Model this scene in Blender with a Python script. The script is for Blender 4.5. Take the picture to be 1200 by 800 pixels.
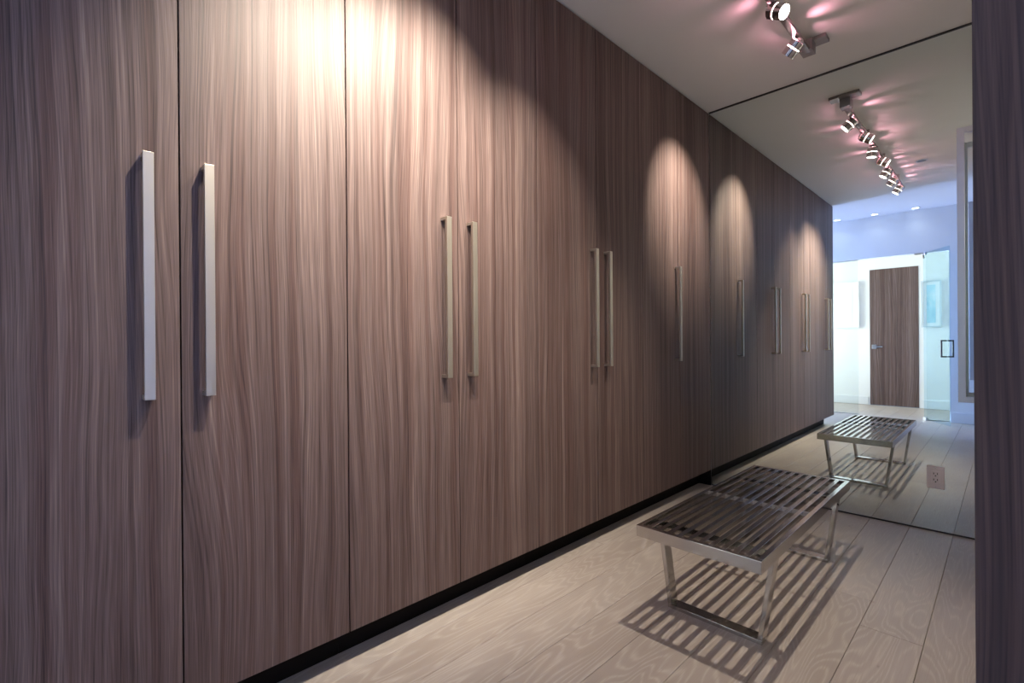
import bpy, bmesh, math, random
from mathutils import Vector, Matrix
random.seed(7)
for o in list(bpy.data.objects): bpy.data.objects.remove(o, do_unlink=True)
sc = bpy.context.scene
COL = sc.collection
S = 1.06 / 1.2            # survey units (eye height 1.2) to metres
YM, H, CX = 3.9647, 3.0605, 1.7085     # mirror plane, ceiling height, camera x
V = Vector

# ---------------------------------------------------------------- camera
cd = bpy.data.cameras.new('camera'); cam = bpy.data.objects.new('camera', cd); COL.objects.link(cam)
F, YAW, PIT, ROL = 569.7836, 0.7945, 0.0016, -0.0076
cd.sensor_width = 36; cd.lens = 36 * F / 1200; cd.clip_start = 0.02
fw = V((-math.sin(YAW)*math.cos(PIT), math.cos(YAW)*math.cos(PIT), -math.sin(PIT)))
r = V((math.cos(YAW), math.sin(YAW), 0)); u = r.cross(fw)
r2 = math.cos(ROL)*r + math.sin(ROL)*u; u2 = -math.sin(ROL)*r + math.cos(ROL)*u
M = Matrix((r2, u2, -fw)).transposed().to_4x4(); M.translation = V((CX, 0, 1.2)) * S
cam.matrix_world = M
sc.camera = cam

# ---------------------------------------------------------------- world, exposure, daylight
w = bpy.data.worlds.new('world'); sc.world = w; w.use_nodes = True
w.node_tree.nodes['Background'].inputs[0].default_value = (.6, .72, 1, 1)
w.node_tree.nodes['Background'].inputs[1].default_value = 0.3
w.cycles.sampling_method = 'NONE'      # the sky only shows through the two windows
sc.view_settings.view_transform = 'Standard'; sc.view_settings.look = 'None'
sc.view_settings.gamma = 1; sc.view_settings.use_curve_mapping = False
sc.view_settings.exposure = 0.45
cy = sc.cycles
cy.use_denoising = True; cy.use_adaptive_sampling = False; cy.sample_clamp_indirect = 4; cy.blur_glossy = 0.5
cy.max_bounces = 14; cy.diffuse_bounces = 5; cy.glossy_bounces = 8; cy.transparent_max_bounces = 16

def light(name, kind, loc, power, color, target=None, parent=None, **kw):
    d = bpy.data.lights.new(name, kind); d.energy = power; d.color = color
    for k, v in kw.items(): setattr(d, k, v)
    o = bpy.data.objects.new(name, d); COL.objects.link(o)
    o.location = V(loc) * S
    if target is not None:
        o.rotation_euler = (V(target) - V(loc)).to_track_quat('-Z', 'Y').to_euler()
    if parent: o.parent = parent; o.matrix_parent_inverse = Matrix.Translation(-parent.location)
    return o
# hall window daylight; an added, unseen window and fill light brighten the far room
light('hall_daylight', 'AREA', (-3.1, -.72, 1.45), 84, (.34, .48, 1.0), (0, -.72, 1.45), shape='RECTANGLE', size=.75*S, size_y=2.2*S, spread=math.radians(66))
light('room_fill', 'AREA', (-2.72, -2.1, 1.5), 58, (.95, 1.0, .97), (0, -2.1, 1.5), shape='RECTANGLE', size=1.0*S, size_y=2.2*S, spread=math.radians(90))

# ---------------------------------------------------------------- materials
def N(nt, t, x=0, **kw):
    n = nt.nodes.new(t)
    for k, v in kw.items():
        if k in ('op',): n.operation = v
        else: setattr(n, k, v)
    return n
class NT:
    def __init__(s, name):
        s.m = bpy.data.materials.new(name); s.m.use_nodes = True; s.nt = s.m.node_tree
        s.b = s.nt.nodes['Principled BSDF']; s.out = s.nt.nodes['Material Output']
    def put(s, sock, val):
        if isinstance(val, bpy.types.NodeSocket): s.nt.links.new(val, sock)
        else: sock.default_value = val
    def math(s, op, a, b=0.0, c=None):
        n = s.nt.nodes.new('ShaderNodeMath'); n.operation = op
        s.put(n.inputs[0], a); s.put(n.inputs[1], b)
        if c is not None: s.put(n.inputs[2], c)
        return n.outputs[0]
    def vec(s, x, y, z):
        n = s.nt.nodes.new('ShaderNodeCombineXYZ')
        for i, q in enumerate((x, y, z)): s.put(n.inputs[i], q)
        return n.outputs[0]
    def noise(s, v, scale=1, detail=2, rough=.5, dist=0):
        n = s.nt.nodes.new('ShaderNodeTexNoise'); s.put(n.inputs['Vector'], v)
        n.inputs['Scale'].default_value = scale; n.inputs['Detail'].default_value = detail
        n.inputs['Roughness'].default_value = rough; n.inputs['Distortion'].default_value = dist
        return n.outputs['Fac']
    def ramp(s, f, stops):
        n = s.nt.nodes.new('ShaderNodeValToRGB'); s.put(n.inputs[0], f)
        e = n.color_ramp.elements
        while len(e) < len(stops): e.new(.5)
        for el, (p, c) in zip(e, stops): el.position = p; el.color = (*c, 1) if len(c) == 3 else c
        return n.outputs[0]
    def mix(s, f, a, b, blend='MIX'):
        n = s.nt.nodes.new('ShaderNodeMix'); n.data_type = 'RGBA'; n.blend_type = blend
        s.put(n.inputs[0], f)
        for i, q in ((6, a), (7, b)): s.put(n.inputs[i], q if isinstance(q, bpy.types.NodeSocket) else (*q, 1))
        return n.outputs[2]
    def pos(s):
        g = s.nt.nodes.new('ShaderNodeNewGeometry'); x = s.nt.nodes.new('ShaderNodeSeparateXYZ')
        s.nt.links.new(g.outputs['Position'], x.inputs[0]); return x.outputs
    def rnd(s):
        return s.nt.nodes.new('ShaderNodeObjectInfo').outputs['Random']
    def bump(s, h, strength=.2, dist=.002):
        n = s.nt.nodes.new('ShaderNodeBump'); s.put(n.inputs['Height'], h)
        n.inputs['Strength'].default_value = strength; n.inputs['Distance'].default_value = dist
        s.nt.links.new(n.outputs[0], s.b.inputs['Normal'])
def plain(name, col, rough=.5, metal=0, noise=0.0, nscale=20, emit=None, estr=0, spec=.5):
    t = NT(name); t.b.inputs['Roughness'].default_value = rough; t.b.inputs['Metallic'].default_value = metal
    t.b.inputs['Specular IOR Level'].default_value = spec
    if noise:
        p = t.pos(); f = t.noise(t.vec(p[0], p[1], p[2]), nscale, 3)
        c = t.mix(f, tuple(q*(1-noise) for q in col), tuple(min(1, q*(1+noise)) for q in col))
        t.put(t.b.inputs['Base Color'], c)
    else: t.b.inputs['Base Color'].default_value = (*col, 1)
    if emit: t.b.inputs['Emission Color'].default_value = (*emit, 1); t.b.inputs['Emission Strength'].default_value = estr
    return t.m
def wood(name, tone=1.0, rough=.50, vshift=0, warm=(1, 1, 1)):
    t = NT(name); p = t.pos(); rd = t.rnd()
    h = t.math('ADD', p[0], p[1]); off = t.math('MULTIPLY', rd, 37.0)
    z = t.math('ADD', p[2], vshift)
    mul = lambda a, b: t.math('MULTIPLY', a, b)
    # a gentle lean of the grain, and a flame field whose contours bend into cathedrals
    h1 = t.math('ADD', mul(t.math('SUBTRACT', t.noise(t.vec(mul(h, 3.0), mul(z, .8), off), 1, 2), .5), .055), h)
    fl = t.noise(t.vec(mul(h, 3.6), mul(z, .40), t.math('ADD', off, 3.0)), 1, 1.2, .4)
    h2 = t.math('ADD', h1, mul(fl, .22))
    tone_ = t.noise(t.vec(mul(h1, 9), mul(z, .16), off), 1, 2, .5)
    band = t.noise(t.vec(mul(h2, 115), mul(z, .30), off), 1, 3, .62)
    fine = t.noise(t.vec(mul(h2, 270), mul(z, .9), off), 1, 3, .6)
    pore = t.noise(t.vec(mul(h1, 400), mul(z, 5), off), 1, 2, .6)
    g = t.math('ADD', t.math('ADD', mul(tone_, .17), mul(band, .27)), t.math('ADD', mul(fine, .30), mul(pore, .26)))
    k = tone
    col = t.ramp(g, [(.38, (.050*k, .032*k, .030*k)), (.46, (.108*k, .073*k, .067*k)), (.54, (.160*k, .110*k, .101*k)), (.64, (.25*k, .190*k, .168*k))])
    hue = t.noise(t.vec(mul(h1, 34), mul(z, .22), t.math('ADD', off, 11.0)), 1, 2, .5)
    col = t.mix(t.ramp(hue, [(.40, (0, 0, 0)), (.62, (.6, .6, .6))]), col, (.185*k, .112*k, .102*k), 'SOFT_LIGHT')
    st = t.noise(t.vec(mul(h2, 170), mul(z, .30), t.math('ADD', off, 5.0)), 1, 1, .5)
    sf = t.ramp(st, [(.27, (1, 1, 1)), (.37, (0, 0, 0))])
    col = t.mix(mul(sf, .55), col, (.045*k, .031*k, .030*k))
    if warm != (1, 1, 1): col = t.mix(1.0, col, warm, 'MULTIPLY')
    t.put(t.b.inputs['Base Color'], col)
    t.put(t.b.inputs['Roughness'], t.math('MULTIPLY_ADD', pore, .22, rough-.1))
    t.b.inputs['Specular IOR Level'].default_value = .35
    t.bump(t.math('ADD', pore, fine), .35, .0008)
    return t.m
def floor_wood():
    t = NT('limed_oak'); p = t.pos(); rd = t.rnd(); off = t.math('MULTIPLY', rd, 53.0)
    x, y = p[0], p[1]
    w1 = t.noise(t.vec(t.math('MULTIPLY', x, 5), t.math('MULTIPLY', y, 1.5), off), 1, 2)
    fl = t.noise(t.vec(t.math('MULTIPLY', x, 6.5), t.math('MULTIPLY', y, .95), off), 1, 2.2, .5, .25)
    ph = t.math('ADD', t.math('MULTIPLY', fl, 150), t.math('MULTIPLY', x, 70))
    con = t.math('MULTIPLY_ADD', t.math('SINE', ph), .5, .5)
    con = t.math('POWER', con, 3.0)
    pore = t.noise(t.vec(t.math('MULTIPLY', x, 420), t.math('MULTIPLY', y, 9), off), 1, 3, .6)
    base = t.ramp(w1, [(.3, (.315, .265, .235)), (.55, (.365, .312, .278)), (.8, (.41, .355, .318))])
    base = t.mix(t.math('MULTIPLY', rd, .35), base, (.31, .25, .215))
    base = t.mix(t.math('MULTIPLY', con, t.math('MULTIPLY_ADD', pore, .55, .02)), base, (.58, .52, .47))
    base = t.mix(t.ramp(pore, [(.36, (.35, .35, .35)), (.5, (0, 0, 0))]), base, (.30, .24, .205))
    kn = t.nt.nodes.new('ShaderNodeTexVoronoi'); t.put(kn.inputs['Vector'], t.vec(t.math('MULTIPLY', x, 2.6), t.math('MULTIPLY', y, 1.0), off))
    base = t.mix(t.ramp(kn.outputs['Distance'], [(.015, (.5, .5, .5)), (.07, (0, 0, 0))]), base, (.14, .10, .08))
    t.put(t.b.inputs['Base Color'], base)
    t.b.inputs['Roughness'].default_value = .42
    t.put(t.b.inputs['Roughness'], t.math('MULTIPLY_ADD', con, .15, .36))
    t.bump(t.math('SUBTRACT', pore, t.math('MULTIPLY', con, .6)), .15, .001)
    return t.m
def glass(name, tint, refl=.06):
    t = NT(name); nt = t.nt
    tr = nt.nodes.new('ShaderNodeBsdfTransparent'); tr.inputs[0].default_value = (*tint, 1)
    gl = nt.nodes.new('ShaderNodeBsdfGlossy'); gl.inputs['Roughness'].default_value = .01
    mx = nt.nodes.new('ShaderNodeMixShader'); mx.inputs[0].default_value = refl
    nt.links.new(tr.outputs[0], mx.inputs[1]); nt.links.new(gl.outputs[0], mx.inputs[2]); nt.links.new(mx.outputs[0], t.out.inputs[0])
    return t.m
def brushed(name, col, rough=.28):
    t = NT(name); p = t.pos(); t.b.inputs['Metallic'].default_value = 1
    f = t.noise(t.vec(t.math('MULTIPLY', t.math('ADD', p[0], p[1]), 1500), t.math('MULTIPLY', p[2], 4), 0.0), 1, 2)
    t.put(t.b.inputs['Base Color'], t.mix(f, tuple(q*.97 for q in col), col))
    t.b.inputs['Roughness'].default_value = rough
    return t.m
def mirror_mat():
    t = NT('mirror_glass'); t.b.inputs['Metallic'].default_value = 1; t.b.inputs['Roughness'].default_value = 0
    t.b.inputs['Base Color'].default_value = (.80, .86, .83, 1); return t.m
MT = dict(
    wood=wood('walnut_veneer'), wood_shaded=wood('walnut_veneer_shaded', .70, .6, 3.7, (1, .87, .74)), woodd=wood('walnut_door_veneer', 1.0, .5, 8.1),  # panel copy of the wardrobe veneer is darkened for shade and warmed against blue light
    carcass=plain('black_carcass', (.012, .011, .011), .6, noise=.2), toe=plain('black_plinth', (.006, .005, .005), .6, noise=.2, spec=.1),
    nickel=brushed('brushed_nickel', (.56, .51, .44), .42), chrome=plain('polished_steel', (.52, .50, .49), .10, 1, .04, 60),
    chrome2=plain('chrome_fixture', (.62, .56, .56), .10, 1, .05, 80), lining=plain('lamp_lining', (.9, .8, .8), .5, noise=.03),
    barm=plain('track_enamel', (.30, .26, .26), .30, .6, .05, 40),
    ceil=plain('ceiling_paint', (.80, .77, .75), .75, noise=.012, nscale=6), wall=plain('wall_paint', (.78, .78, .77), .7, noise=.012, nscale=6),
    taupe=plain('bounce_damping_taupe', (.16, .135, .12), .7, noise=.012, nscale=6), trim=plain('trim_paint', (.74, .75, .76), .45, noise=.012, nscale=9), oak=floor_wood(), sub=plain('floor_underlay', (.22, .18, .15), .9, noise=.2),
    mirror=mirror_mat(), gap_shade=plain('mirror_gap_shade', (.03, .028, .027), .5, noise=.1), plate=plain('outlet_plastic', (.80, .73, .72), .4, noise=.02),
    slot=plain('outlet_slot', (.006, .005, .005), .6, noise=.1), clear=glass('clear_tinted_glass', (.85, .945, .985), .012), clearf=glass('fixed_pane_glass', (.955, .985, .99), .03),
    black=plain('black_metal', (.012, .012, .016), .35, .3, .1, 40), alu=brushed('satin_aluminium', (.62, .62, .62), .3),
    greyp=plain('grey_lacquer', (.36, .35, .35), .35, noise=.02), art=None, mat=plain('picture_mount', (.8, .82, .82), .7, noise=.01), pframe=plain('picture_frame_paint', (.55, .62, .66), .45, noise=.02),
    lens=plain('lamp_lens', (1, 1, 1), .3, 0, 0, 1, (1.0, .93, .86), 14), dlens=plain('downlight_lens', (1, 1, 1), .3, 0, 0, 1, (.92, .96, 1.0), 6), ring=plain('lamp_slot_glow', (1, 1, 1), .4, 0, 0, 1, (1.0, .88, .80), 5), can=plain('can_interior', (.12, .12, .14), .4, noise=.1),
)
for q in ('lens', 'dlens', 'ring'): MT[q].cycles.emission_sampling = 'NONE'
def art_mat():
    t = NT('pale_blue_painting'); p = t.pos()
    f = t.noise(t.vec(t.math('MULTIPLY', p[0], 5), t.math('MULTIPLY', p[1], 5), t.math('MULTIPLY', p[2], 3)), 1, 4, .6, 1.2)
    t.put(t.b.inputs['Base Color'], t.ramp(f, [(.3, (.30, .52, .62)), (.5, (.45, .68, .76)), (.7, (.70, .80, .82))])); t.b.inputs['Roughness'].default_value = .6
    return t.m
MT['art'] = art_mat()

# ---------------------------------------------------------------- mesh helpers (all take survey units)
def empty(name, loc, label=None, cat=None, group=None, kind=None):
    o = bpy.data.objects.new(name, None); COL.objects.link(o); o.location = V(loc) * S; o.empty_display_size = .05
    return tag(o, label, cat, group, kind)
def tag(o, label=None, cat=None, group=None, kind=None):
    if label: o['label'] = label
    if cat: o['category'] = cat
    if group: o['group'] = group
    if kind: o['kind'] = kind
    return o
class B:
    """collects shapes for one mesh; coordinates in survey units, world space"""
    def __init__(s): s.bm = bmesh.new()
    def box(s, x0, x1, y0, y1, z0, z1, bev=0):
        vs = [s.bm.verts.new(V((x, y, z))*S) for x in (x0, x1) for y in (y0, y1) for z in (z0, z1)]
        fs = [s.bm.faces.new([vs[i] for i in f]) for f in ((0,1,3,2),(4,6,7,5),(0,4,5,1),(2,3,7,6),(0,2,6,4),(1,5,7,3))]
        if bev:
            es = list({e for f in fs for e in f.edges})
            bmesh.ops.bevel(s.bm, geom=es, offset=bev*S, segments=2, affect='EDGES', profile=.6)
        return s
    def prism(s, pts, axis, a, b, bev=0):
        """polygon pts in the plane of the two other axes, extruded along axis from a to b"""
        def P(q, t):
            c = list(q); c.insert(axis, t); return V(c)*S
        A = [s.bm.verts.new(P(q, a)) for q in pts]; Bv = [s.bm.verts.new(P(q, b)) for q in pts]
        n = len(pts); fs = [s.bm.faces.new(A), s.bm.faces.new(Bv[::-1])]
        for i in range(n): fs.append(s.bm.faces.new((A[i], Bv[i], Bv[(i+1) % n], A[(i+1) % n])))
        if bev: bmesh.ops.bevel(s.bm, geom=list({e for f in fs for e in f.edges}), offset=bev*S, segments=2, affect='EDGES', profile=.6)
        return s
    def lathe(s, prof, origin, axis, n=28):
        """profile [(radius, along)] revolved round axis from origin; radius 0 closes"""
        ax = V(axis).normalized(); e1 = ax.orthogonal().normalized(); e2 = ax.cross(e1); O = V(origin)
        rings = []
        for rr, t in prof:
            if rr <= 1e-6: rings.append([s.bm.verts.new((O + ax*t)*S)])
            else: rings.append([s.bm.verts.new((O + ax*t + (e1*math.cos(2*math.pi*i/n) + e2*math.sin(2*math.pi*i/n))*rr)*S) for i in range(n)])
        for a, b in zip(rings, rings[1:]):
            for i in range(n):
                j = (i+1) % n
                q = [a[0]] if len(a) == 1 else [a[i], a[j]]
                q += [b[0]] if len(b) == 1 else [b[j], b[i]]
                if len(q) > 2: s.bm.faces.new(q)
        return s
    def rod(s, a, b, rad, n=12):
        a, b = V(a), V(b); L = (b-a).length
        return s.lathe([(0, 0), (rad, 0), (rad, L), (0, L)], a, b-a, n)
    def obj(s, name, mat, parent=None, smooth=False):
        bmesh.ops.recalc_face_normals(s.bm, faces=s.bm.faces)
        if parent: bmesh.ops.translate(s.bm, verts=s.bm.verts, vec=-world_loc(parent))
        me = bpy.data.meshes.new(name); s.bm.to_mesh(me); s.bm.free()
        me.materials.append(MT[mat] if isinstance(mat, str) else mat)
        if smooth:
            for p in me.polygons: p.use_smooth = True
            me.set_sharp_from_angle(angle=math.radians(35))
        o = bpy.data.objects.new(name, me); COL.objects.link(o)
        if parent: o.parent = parent
        return o
def world_loc(o):
    v = V(o.location)
    return v + (world_loc(o.parent) if o.parent else V((0, 0, 0)))

# ---------------------------------------------------------------- setting
YE = -.075            # open end of the wardrobe row
YH = -1.27            # hall wall with the glass door
YB = -2.80            # far wall of the room beyond
XR = 2.35             # right wall of the dressing room
def struct(name, b, mat, label, cat='wall'):
    return tag(b.obj(name, mat), label, cat, kind='structure')
fl = struct('floor', B().box(-3.3, 3.0, YB, YM+.1, -.10, -.022), 'sub', 'pale limed oak plank floor running through the rooms', 'floor')
struct('ceiling', B().box(-3.3, 3.1, YB-.1, YM+.1, H, H+.08), 'ceil', 'smooth off-white painted ceiling over the dressing room', 'ceiling')
struct('wall_far', B().box(-.7, XR+.1, YM+.012, YM+.1, 0, H), 'wall', 'plain wall behind the full-height mirror')
struct('wall_left', B().box(-.76, -.66, YE, YM+.012, 0, H), 'wall', 'plain wall behind the row of wood wardrobes')
struct('wall_right', B().box(XR, XR+.1, YE, YM+.012, 0, H), 'wall', 'plain white side wall facing the row of wardrobes')
struct('wall_hall_left', B().box(-3.2, -.76, YE, YE+.1, 0, H), 'wall', 'white hall wall running past the end of the wardrobes')
struct('wall_hall_right', B().box(XR+.1, 3.0, YE, YE+.1, 0, H), 'wall', 'white hall wall beside the dressing room entrance')
OX0, OX1, OZ = -1.0, 1.14, 2.43
bw = B().box(-3.2, OX0, YH-.1, YH, 0, H).box(OX1, 3.0, YH-.1, YH, 0, H).box(OX0, OX1, YH-.1, YH, OZ, H)
struct('wall_hall_glass', bw, 'wall', 'white hall wall with a tall opening glazed in clear glass')
struct('wall_hall_end', B().box(3.0, 3.1, YH-.1, YE+.1, 0, H), 'taupe', 'unseen wall closing the hall, darkened to taupe to cut blue bounce')  # unseen wall, colour darkened to keep blue bounce off doors and panel
bw = B().box(-3.3, -3.2, YH-.1, YE+.1, 0, .3).box(-3.3, -3.2, YH-.1, YE+.1, 2.65, H).box(-3.3, -3.2, YH-.1, -1.12, .3, 2.65).box(-3.3, -3.2, -.32, YE+.1, .3, 2.65)
struct('wall_hall_window', bw, 'wall', 'white hall end wall around a tall window')
struct('wall_back', B().box(-2.9, -.03, YB-.1, YB, 0, H).box(.665, 2.3, YB-.1, YB, 0, H).box(-.03, .665, YB-.1, YB, 2.43, H), 'wall', 'bright white wall around the brown wood door')
bw = B().box(-2.95, -2.85, YB, YH-.1, 0, .35).box(-2.95, -2.85, YB, YH-.1, 2.65, H).box(-2.95, -2.85, YB, -2.65, .35, 2.65).box(-2.95, -2.85, -1.55, YH-.1, .35, 2.65)
struct('wall_back_left', bw, 'wall', 'white side wall around an added window in the room beyond the glass')
struct('wall_back_right', B().box(2.2, 2.3, YB, YH-.1, 0, H), 'wall', 'white side wall in the room beyond the glass door')
def window(name, x, y0, y1, z0, z1, label):
    e = empty(name, (x, (y0+y1)/2, z0), label, 'window', kind='structure')
    b = B(); t = .04
    b.box(x-.03, x+.03, y0, y0+t, z0, z1).box(x-.03, x+.03, y1-t, y1, z0, z1).box(x-.03, x+.03, y0+t, y1-t, z0, z0+t).box(x-.03, x+.03, y0+t, y1-t, z1-t, z1)
    b.obj('window_frame', 'trim', e); B().box(x-.004, x+.004, y0+t, y1-t, z0+t, z1-t).obj('pane', 'clearf', e)
window('window_1', -3.25, -1.12, -.32, .3, 2.65, 'tall white framed window closing the end of the hall')
window('added_window', -2.9, -2.65, -1.55, .35, 2.65, 'added white framed window for the fill light of the room beyond the glass door')  # added, unseen opening for the far room's fill light
def base(name, x0, x1, y0, y1, label):
    b = B(); dy = .018
    b.box(x0, x1, y0, y1, 0.002, .145, .003)
    return tag(b.obj(name, 'trim'), label, 'baseboard', kind='structure')
base('baseboard_hall', OX1+.01, 2.99, YH, YH+.018, 'white baseboard under the grey panel on the hall wall')
base('baseboard_back_left', -2.84, -.05, YB, YB+.018, 'white baseboard on the latch side of the wood door')
base('baseboard_back_right', .685, 2.19, YB, YB+.018, 'white baseboard on the hinge side of the wood door')

# floor planks
PW = .205; rows = []
k = math.floor((-3.2-1.27)/PW)
random.seed(21)
while 1.27 + k*PW < 3.0:
    x0 = max(1.27 + k*PW, -3.2); x1 = min(1.27 + (k+1)*PW, 3.0); k += 1
    ytop = YM if -.14 < x1 and x0 < XR else YE + .1
    ybot = YB if -2.9 < x1 and x0 < 2.3 else YH - .05
    y = ytop
    first = True
    while y > ybot + .02:
        L = random.uniform(1.7, 2.5) * (random.uniform(.25, 1) if first else 1); first = False
        y2 = max(y - L, ybot)
        if y2 - ybot < .25: y2 = ybot
        g = .0006
        b = B(); b.box(x0+g, x1-g, y2+g, y-g, -.022, 0)
        tops = [e for e in b.bm.edges if all(v.co.z > -.001 for v in e.verts)]
        bmesh.ops.bevel(b.bm, geom=tops, offset=.0013*S, segments=1, affect='EDGES')
        b.obj('plank', 'oak', fl)
        y = y2

# ---------------------------------------------------------------- mirror
mr = empty('wall_mirror', (1.1, YM, 0), 'full-height frameless mirror covering the whole end wall', 'mirror')
B().box(0.0, XR, YM, YM+.012, .010, H-.012).obj('mirror_glass', 'mirror', mr)
B().box(0.0, XR, YM-.006, YM+.012, H-.012, H-.002).obj('top_gap_shade', 'gap_shade', mr)  # black strip paints the shadowed gap between mirror and ceiling
B().box(0.0, XR, YM-.002, YM+.012, .001, .010).obj('bottom_gap_shade', 'gap_shade', mr)  # black strip paints the dark gap between mirror and floor

# power outlet let into the mirror
ox, oz = 1.396, .338
e = empty('power_outlet', (ox, YM, oz-.07), 'small beige double power outlet set into the mirror near the floor', 'outlet')
B().box(ox-.042, ox+.042, YM-.008, YM-.0005, oz-.070, oz+.070, .004).obj('cover_plate', 'plate', e)
rc = B().box(ox-.0195, ox+.0195, YM-.0105, YM-.007, oz-.039, oz+.039, .002).obj('receptacle', 'plate', e)
for dz in (.0205, -.0165):
    for dx in (-.0085, .0085): B().box(ox+dx-.0018, ox+dx+.0018, YM-.0112, YM-.0100, oz+dz-.002, oz+dz+.0085).obj('slot', 'slot', rc)
    B().rod((ox, YM-.0112, oz+dz-.010), (ox, YM-.0100, oz+dz-.010), .0036, 10).obj('ground_hole', 'slot', rc)
for dz in (.058, -.058): B().lathe([(0, 0), (.0035, 0), (.003, .002), (0, .0025)], (ox, YM-.008, oz+dz), (0, -1, 0), 10).obj('screw', 'alu', e)

# ---------------------------------------------------------------- wardrobes
ZD = .127; ZT = H - .010; G = .0022; DT = .022
def handle(parent, y):
    b = B(); hw = .0128; z0, z1 = 1.043, 1.732
    b.box(.032, .046, y-hw, y+hw, z0, z1, .0012)
    b.box(-.0005, .0325, y-hw, y+hw, z0, z0+.013, .0006).box(-.0005, .0325, y-hw, y+hw, z1-.013, z1, .0006)
    return b.obj('bar_handle', 'nickel', parent)
def cabinet(y0, ym, y1, hl, hr, label):
    e = empty('wardrobe_cabinet', (-.3, (y0+y1)/2, 0), label, 'wardrobe', 'row of tall wood wardrobes')
    t = .02; b = B(); xb = -.645; xf = -DT-.003
    b.box(xb, xf, y0+.001, y0+t, ZD, ZT).box(xb, xf, y1-t, y1-.001, ZD, ZT).box(xb, xb+.01, y0+t, y1-t, ZD, ZT)
    b.box(xb, xf, y0+t, y1-t, ZD, ZD+t).box(xb, xf, y0+t, y1-t, ZT-t, ZT).box(xb, xf, ym-t/2, ym+t/2, ZD+t, ZT-t)
    b.obj('body', 'carcass', e)
    B().box(xb, -.10, y0 + (.10 if y0 < 0 else .001), y1-.001, .001, ZD-.001).obj('toe_kick', 'toe', e)
    if y1 > 3.9: B().box(-.098, -.001, y1-.012, y1, .001, ZD-.001).obj('plinth_return', 'toe', e)
    for a, c, hy in ((y0, ym, hl), (ym, y1, hr)):
        d = B().box(-DT, 0, a+G, c-G, ZD, ZT-.002, .0012).obj('door', 'wood', e)
        if hy: handle(d, hy)
    if y0 < 0:
        B().box(xb, -DT-.002, y0-.018, y0-.0005, ZD, ZT).obj('side_panel', 'wood', e)
    return e
cabinet(YE, .308, .826, .228, .375, 'tall brown wood wardrobe at the open end of the row with two bar handles')
cabinet(.826, 1.346, 1.866, 1.265, 1.408, 'tall brown wood wardrobe second from the open end, most brightly lit by the spotlights')
cabinet(1.866, 2.388, 2.905, 2.336, 2.474, 'tall brown wood wardrobe third from the open end with two bar handles')
cabinet(2.905, 3.430, YM-.001, 3.368, None, 'tall brown wood wardrobe against the mirror with a single bar handle')

# entrance panel; shade and a warm correction are put into its veneer colour
pn = empty('partition_panel', (2.0, .72, 0), 'shade-toned wood floor-to-ceiling panel standing at the entrance across from the wardrobes', 'panel')
B().box(1.684, XR-.001, .70, .74, .001, H-.001, .0015).obj('veneered_face', 'wood_shaded', pn)

# ---------------------------------------------------------------- slatted bench
def bench():
    x0, x1, y0, y1, zt, zb = .585, 1.090, 1.848, 3.243, .403, .355
    e = empty('slatted_bench', ((x0+x1)/2, (y0+y1)/2, 0), 'polished steel slatted bench on the oak floor before the mirror', 'bench')
    t = .020
    B().box(x0, x1, y0, y0+t, zb, zt, .0012).obj('end_rail', 'chrome', e)
    B().box(x0, x1, y1-t, y1, zb, zt, .0012).obj('end_rail', 'chrome', e)
    n = 12; p = (x1-x0-t)/(n-1)
    proto = None
    for i in range(n):
        xa = x0 + i*p
        if i in (0, n-1): B().box(xa, xa+t, y0+t, y1-t, zb, zt, .0012).obj('side_rail', 'chrome', e)
        elif proto is None:
            proto = B().box(xa, xa+t, y0+t, y1-t, zb+.004, zt, .0012).obj('slat', 'chrome', e); i0 = i
        else:
            c = proto.copy(); COL.objects.link(c); c.parent = e; c.location = V(((i-i0)*p, 0, 0))*S
    ym = 2.526
    for i in range(n-1):
        xa = x0 + i*p + t
        B().box(xa, xa+p-t, ym-.006, ym+.006, zt-.018, zt-.0005).obj('spacer', 'alu', e)
    for ya, yb in ((2.022, 2.080), (3.014, 3.072)):
        th = .017; xl, xr = .636, 1.032; tl, tr = .592, 1.080; zf = th
        B().box(xl, xr, ya, yb, 0.0005, zf, .0012).obj('foot_bar', 'chrome', e)
        B().prism([(xl, zf), (xl+th, zf), (tl+th+.002, zb), (tl, zb)], 1, ya, yb, .001).obj('leg', 'chrome', e)
        B().prism([(xr-th, zf), (xr, zf), (tr, zb), (tr-th-.002, zb)], 1, ya, yb, .001).obj('leg', 'chrome', e)
        B().box(tl+.003, tr-.003, ya, yb, zb-.010, zb+.003, .001).obj('top_bar', 'chrome', e)
    return e
bench()

# ---------------------------------------------------------------- track light with seven spot heads
TX, TZ = .845, 2.985
tl = empty('track_light', (TX, 2.0, H), 'chrome ceiling track light with seven small spot heads over the bench', 'light fixture')
b = B().box(TX-.020, TX+.020, 0.69, 3.44, TZ-.014, TZ+.014, .008); b.obj('track_bar', 'barm', tl, True)
B().box(TX-.10, TX+.10, 3.44, 3.53, H-.022, H-.0005, .003).obj('canopy', 'barm', tl)
B().box(TX-.035, TX+.035, 3.40, 3.49, TZ-.012, H-.02, .004).obj('mounting_box', 'barm', tl)
for yy in (.9, 1.8, 2.6): B().rod((TX, yy, TZ+.01), (TX, yy, H-.0005), .012).obj('support_stem', 'chrome2', tl, True)
WARM = (1.0, .90, .74)
heads = [  # y, aim point, power, cone angle
    (3.22, (0.0, 3.42, 2.2), 160, 54),
    (2.81, (2.35, 2.45, 1.9), 90, 60),
    (2.40, (.50, 2.25, 0), 110, 66),
    (1.99, (2.35, 1.8, 1.9), 90, 60),
    (1.58, (0.0, 1.75, 1.65), 84, 64),
    (1.17, (0.0, 1.10, 1.95), 150, 70),
    (.76, (0.0, .85, 1.80), 135, 78)]
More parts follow.
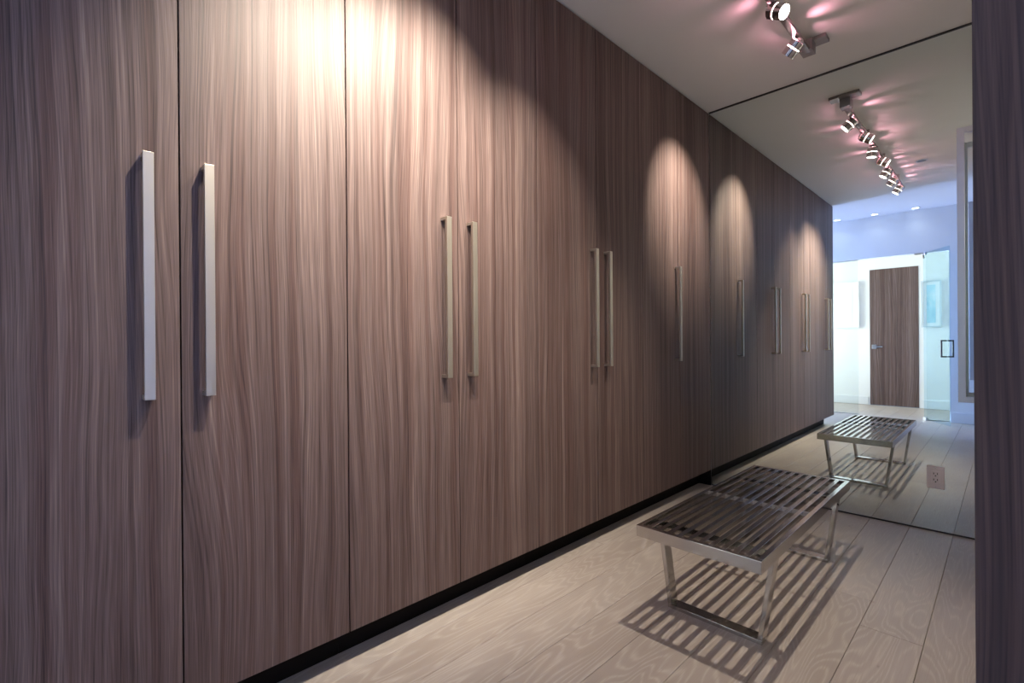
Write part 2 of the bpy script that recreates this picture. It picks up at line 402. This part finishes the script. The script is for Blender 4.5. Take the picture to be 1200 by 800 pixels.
for hy, aim, pw, ang in heads:
    piv = V((TX, hy, TZ-.045)); d = (V(aim) - piv).normalized()
    R = .040
    hd = B(); hd.lathe([(R-.004, .030), (R, .030), (R, .072), (R-.004, .072), (R-.004, .030)], piv, d)
    hd = hd.obj('spot_head', 'chrome2', tl, True)
    B().lathe([(R-.004, -.012), (R, -.012), (R, .021), (R-.004, .021), (R-.004, -.012)], piv, d).obj('rear_housing', 'chrome2', hd, True)
    B().lathe([(.010, -.030), (.026, -.022), (R-.008, -.018), (R-.008, -.020), (.026, -.026), (.010, -.034), (.010, -.030)], piv, d).obj('rear_cap', 'chrome2', hd, True)
    sd = d.orthogonal().normalized(); sd2 = d.cross(sd)
    for k in range(3):
        q = (sd*math.cos(k*2.094) + sd2*math.sin(k*2.094))*(R-.003)
        B().rod(piv + q + d*-.026, piv + q + d*.034, .0022, 6).obj('cage_rod', 'chrome2', hd)
    B().lathe([(0, .066), (R-.005, .066), (R-.005, .0675), (0, .0685)], piv, d).obj('lens', 'lens', hd, True)
    B().lathe([(R-.003, .0235), (R-.0015, .0235), (R-.0015, .0285), (R-.003, .0285), (R-.003, .0235)], piv, d, 20).obj('glow_ring', 'ring', hd, True)  # emissive ring added to mimic lamplight showing through the housing slot
    B().lathe([(R-.005, .058), (.012, .030), (.012, .032), (R-.005, .061)], piv, d).obj('reflector', 'lining', hd, True)
    off = d.cross(V((0, 1, 0))); off = off.normalized()*.0 if off.length > 0 else V((0, 0, 0))
    B().rod((TX, hy, TZ-.012), piv - d*.005 + V((0, 0, .030)), .0085).obj('stem', 'chrome2', hd, True)
    light('spot', 'SPOT', piv + d*.076, pw, WARM, piv + d, tl, spot_size=math.radians(ang), spot_blend=1.0, shadow_soft_size=.006)
    light('lamp_leak', 'SPOT', piv + d*.012, 3.4, (1.0, .42, .55), piv + d*.012 + V((0, 0, 1)), tl, spot_size=math.radians(166), spot_blend=.1, shadow_soft_size=.012)

# ---------------------------------------------------------------- downlights
def downlight(x, y, lit, label, group=None):
    e = empty('recessed_downlight', (x, y, H), label, 'downlight', group)
    B().lathe([(.040, -.0006), (.052, -.0006), (.053, -.004), (.046, -.006), (.040, -.005), (.040, -.0006)], (x, y, H), (0, 0, 1)).obj('trim_ring', 'trim' if lit else 'alu', e, True)
    B().lathe([(0, -.0012), (.040, -.0012), (.040, -.0030), (0, -.0034)], (x, y, H), (0, 0, 1)).obj('lamp_face', 'dlens' if lit else 'can', e, True)
    if lit: light('downlight_beam', 'SPOT', (x, y, H-.012), 1.5, (.72, .82, 1), (x, y, 0), e, spot_size=math.radians(110), spot_blend=.8, shadow_soft_size=.03)
for x, lb in ((-.157, 'small lit round downlight in the hall ceiling, the one next to the wardrobe row'),
              (.319, 'small lit round downlight in the hall ceiling, middle one of three above the wood door'),
              (.795, 'small lit round downlight in the hall ceiling, above the hinge of the glass door')):
    downlight(x, -1.10, True, lb, 'row of lit hall downlights')
downlight(1.086, 1.263, False, 'small round unlit recessed downlight in the dressing room ceiling beside the track light')

# ---------------------------------------------------------------- glass wall and glass door
g = empty('fixed_glass_panel', ((OX0+.07)/2, YH-.05, 0), 'tall fixed clear glass pane beside the open glass door', 'glass panel')
B().box(OX0+.002, .066, YH-.056, YH-.044, .012, OZ-.012).obj('pane', 'clearf', g)
B().box(OX0+.002, .066, YH-.062, YH-.038, .001, .012).obj('floor_channel', 'alu', g)
B().box(OX0+.002, .066, YH-.062, YH-.038, OZ-.012, OZ-.001).obj('head_channel', 'alu', g)
HX, HY = .862, YH-.03; FX, FY = 1.172, -.806
gd = empty('door_1', (HX, HY, 0), 'frameless clear glass door standing open into the hall with a black square pull', 'glass door', kind='structure')
def along(t, z, n=0.0):
    d = V((FX-HX, FY-HY, 0)); L = d.length; d /= L; nn = V((d.y, -d.x, 0))
    q = V((HX, HY, 0)) + d*t*L + nn*n; return V((q.x, q.y, z))
b = B()
def slab(b, t0, t1, z0, z1, n0, n1):
    vs = [b.bm.verts.new(along(t, z, n)*S) for t in (t0, t1) for n in (n0, n1) for z in (z0, z1)]
    for f in ((0,1,3,2),(4,6,7,5),(0,4,5,1),(2,3,7,6),(0,2,6,4),(1,5,7,3)): b.bm.faces.new([vs[i] for i in f])
    return b
slab(B(), 0, 1, .010, 2.428, -.006, .006).obj('glass_leaf', 'clear', gd)
slab(B(), -.02, .10, .001, .045, -.014, .014).obj('hinge_patch', 'alu', gd)
slab(B(), -.02, .10, 2.395, 2.434, -.014, .014).obj('hinge_patch', 'alu', gd)
for sgn in (-1, 1):
    pb = B(); n0 = .0065*sgn; n1 = .075*sgn; r_ = .010
    lo, hi = .93, 1.165; ta, tb = .885, .915
    slab(pb, ta, tb, lo, hi, n1, n1-.016*sgn); slab(pb, ta, tb, lo, lo+.018, n0, n1); slab(pb, ta, tb, hi-.018, hi, n0, n1)
    pb.obj('pull_handle', 'black', gd)
tp = empty('transom_bracket', (.83, YH-.05, OZ-.03), 'small dark metal pivot bracket at the head of the glass door opening', 'bracket')
B().box(.76, .872, YH-.062, YH+.004, OZ-.016, OZ-.001).obj('bracket_arm', 'alu', tp); B().box(.856, .872, YH-.062, YH+.004, OZ-.075, OZ-.016).obj('bracket_drop', 'alu', tp)

g = empty('fixed_glass_panel', (1.0, YH-.05, 0), 'narrow fixed glass pane behind the open glass door leaf', 'glass panel')
B().box(.885, OX1-.002, YH-.056, YH-.044, .012, OZ-.012).obj('pane', 'clearf', g)
B().box(.885, OX1-.002, YH-.062, YH-.038, .001, .012).obj('floor_channel', 'alu', g)

# wood door in the far wall
dr = empty('door_2', (.32, YB, 0), 'plain flush brown wood door in the white wall beyond the glass', 'door', kind='structure')
B().box(-.022, .657, YB-.05, YB+.004, .008, 2.42, .002).obj('door_leaf', 'woodd', dr)
B().box(-.029, -.023, YB-.09, YB+.002, .001, 2.429).box(.658, .664, YB-.09, YB+.002, .001, 2.429).box(-.023, .658, YB-.09, YB+.002, 2.422, 2.429).obj('door_jamb', 'trim', dr)
lv = B().box(.005, .075, YB+.004, YB+.014, 1.005, 1.080, .003).obj('lever_rose', 'alu', dr)
B().box(.028, .048, YB+.014, YB+.055, 1.034, 1.054).box(.028, .165, YB+.045, YB+.060, 1.033, 1.053, .002).obj('lever_handle', 'alu', lv)

def picture(x0, x1, z0, z1, label, art='art', pf='pframe'):
    e = empty('framed_picture', ((x0+x1)/2, YB, z0), label, 'picture')
    t = .022; b = B()
    b.box(x0, x0+t, YB+.001, YB+.03, z0, z1).box(x1-t, x1, YB+.001, YB+.03, z0, z1).box(x0+t, x1-t, YB+.001, YB+.03, z0, z0+t).box(x0+t, x1-t, YB+.001, YB+.03, z1-t, z1)
    b.obj('picture_frame', pf, e)
    B().box(x0+t, x1-t, YB+.002, YB+.012, z0+t, z1-t).obj('mount', 'mat', e)
    m = min(.085, (x1-x0)*.2); B().box(x0+t+m, x1-t-m, YB+.012, YB+.014, z0+t+m, z1-t-m).obj('painting', art, e)
picture(.690, .95, 1.372, 2.155, 'framed pale blue picture seen through the open glass door leaf')
picture(-.80, -.178, 1.395, 2.235, 'white framed pale picture on the latch side of the wood door', 'mat', 'mat')

# grey lacquered panel on the hall wall
gp = empty('grey_wall_panel', (1.9, YH, .61), 'tall grey lacquered panel hung on the hall wall above the baseboard', 'panel')
B().box(1.345, 2.45, YH+.001, YH+.030, .612, H-.004, .003).obj('panel_face', 'greyp', gp)

# metal frame standing off the mirror
fr = empty('metal_frame', (1.8, YM, .815), 'open rectangular brushed metal frame mounted on the mirror beside the entrance panel', 'frame')
fx0, fx1, fz0, fz1 = 1.509, 2.15, .826, 2.402; t = .033; ya, yb = YM-.165, YM-.145
B().box(fx0, fx0+t, ya, yb, fz0, fz1, .0015).obj('stile', 'alu', fr); B().box(fx1-t, fx1, ya, yb, fz0, fz1, .0015).obj('stile', 'alu', fr)
B().box(fx0+t, fx1-t, ya, yb, fz0, fz0+t, .0015).obj('rail', 'alu', fr); B().box(fx0+t, fx1-t, ya, yb, fz1-t, fz1, .0015).obj('rail', 'alu', fr)
for xx in (fx0+t/2, fx1-t/2):
    for zz in (fz0+t/2, fz1-t/2): B().rod((xx, yb-.001, zz), (xx, YM-.0002, zz), .008).obj('standoff', 'alu', fr, True)
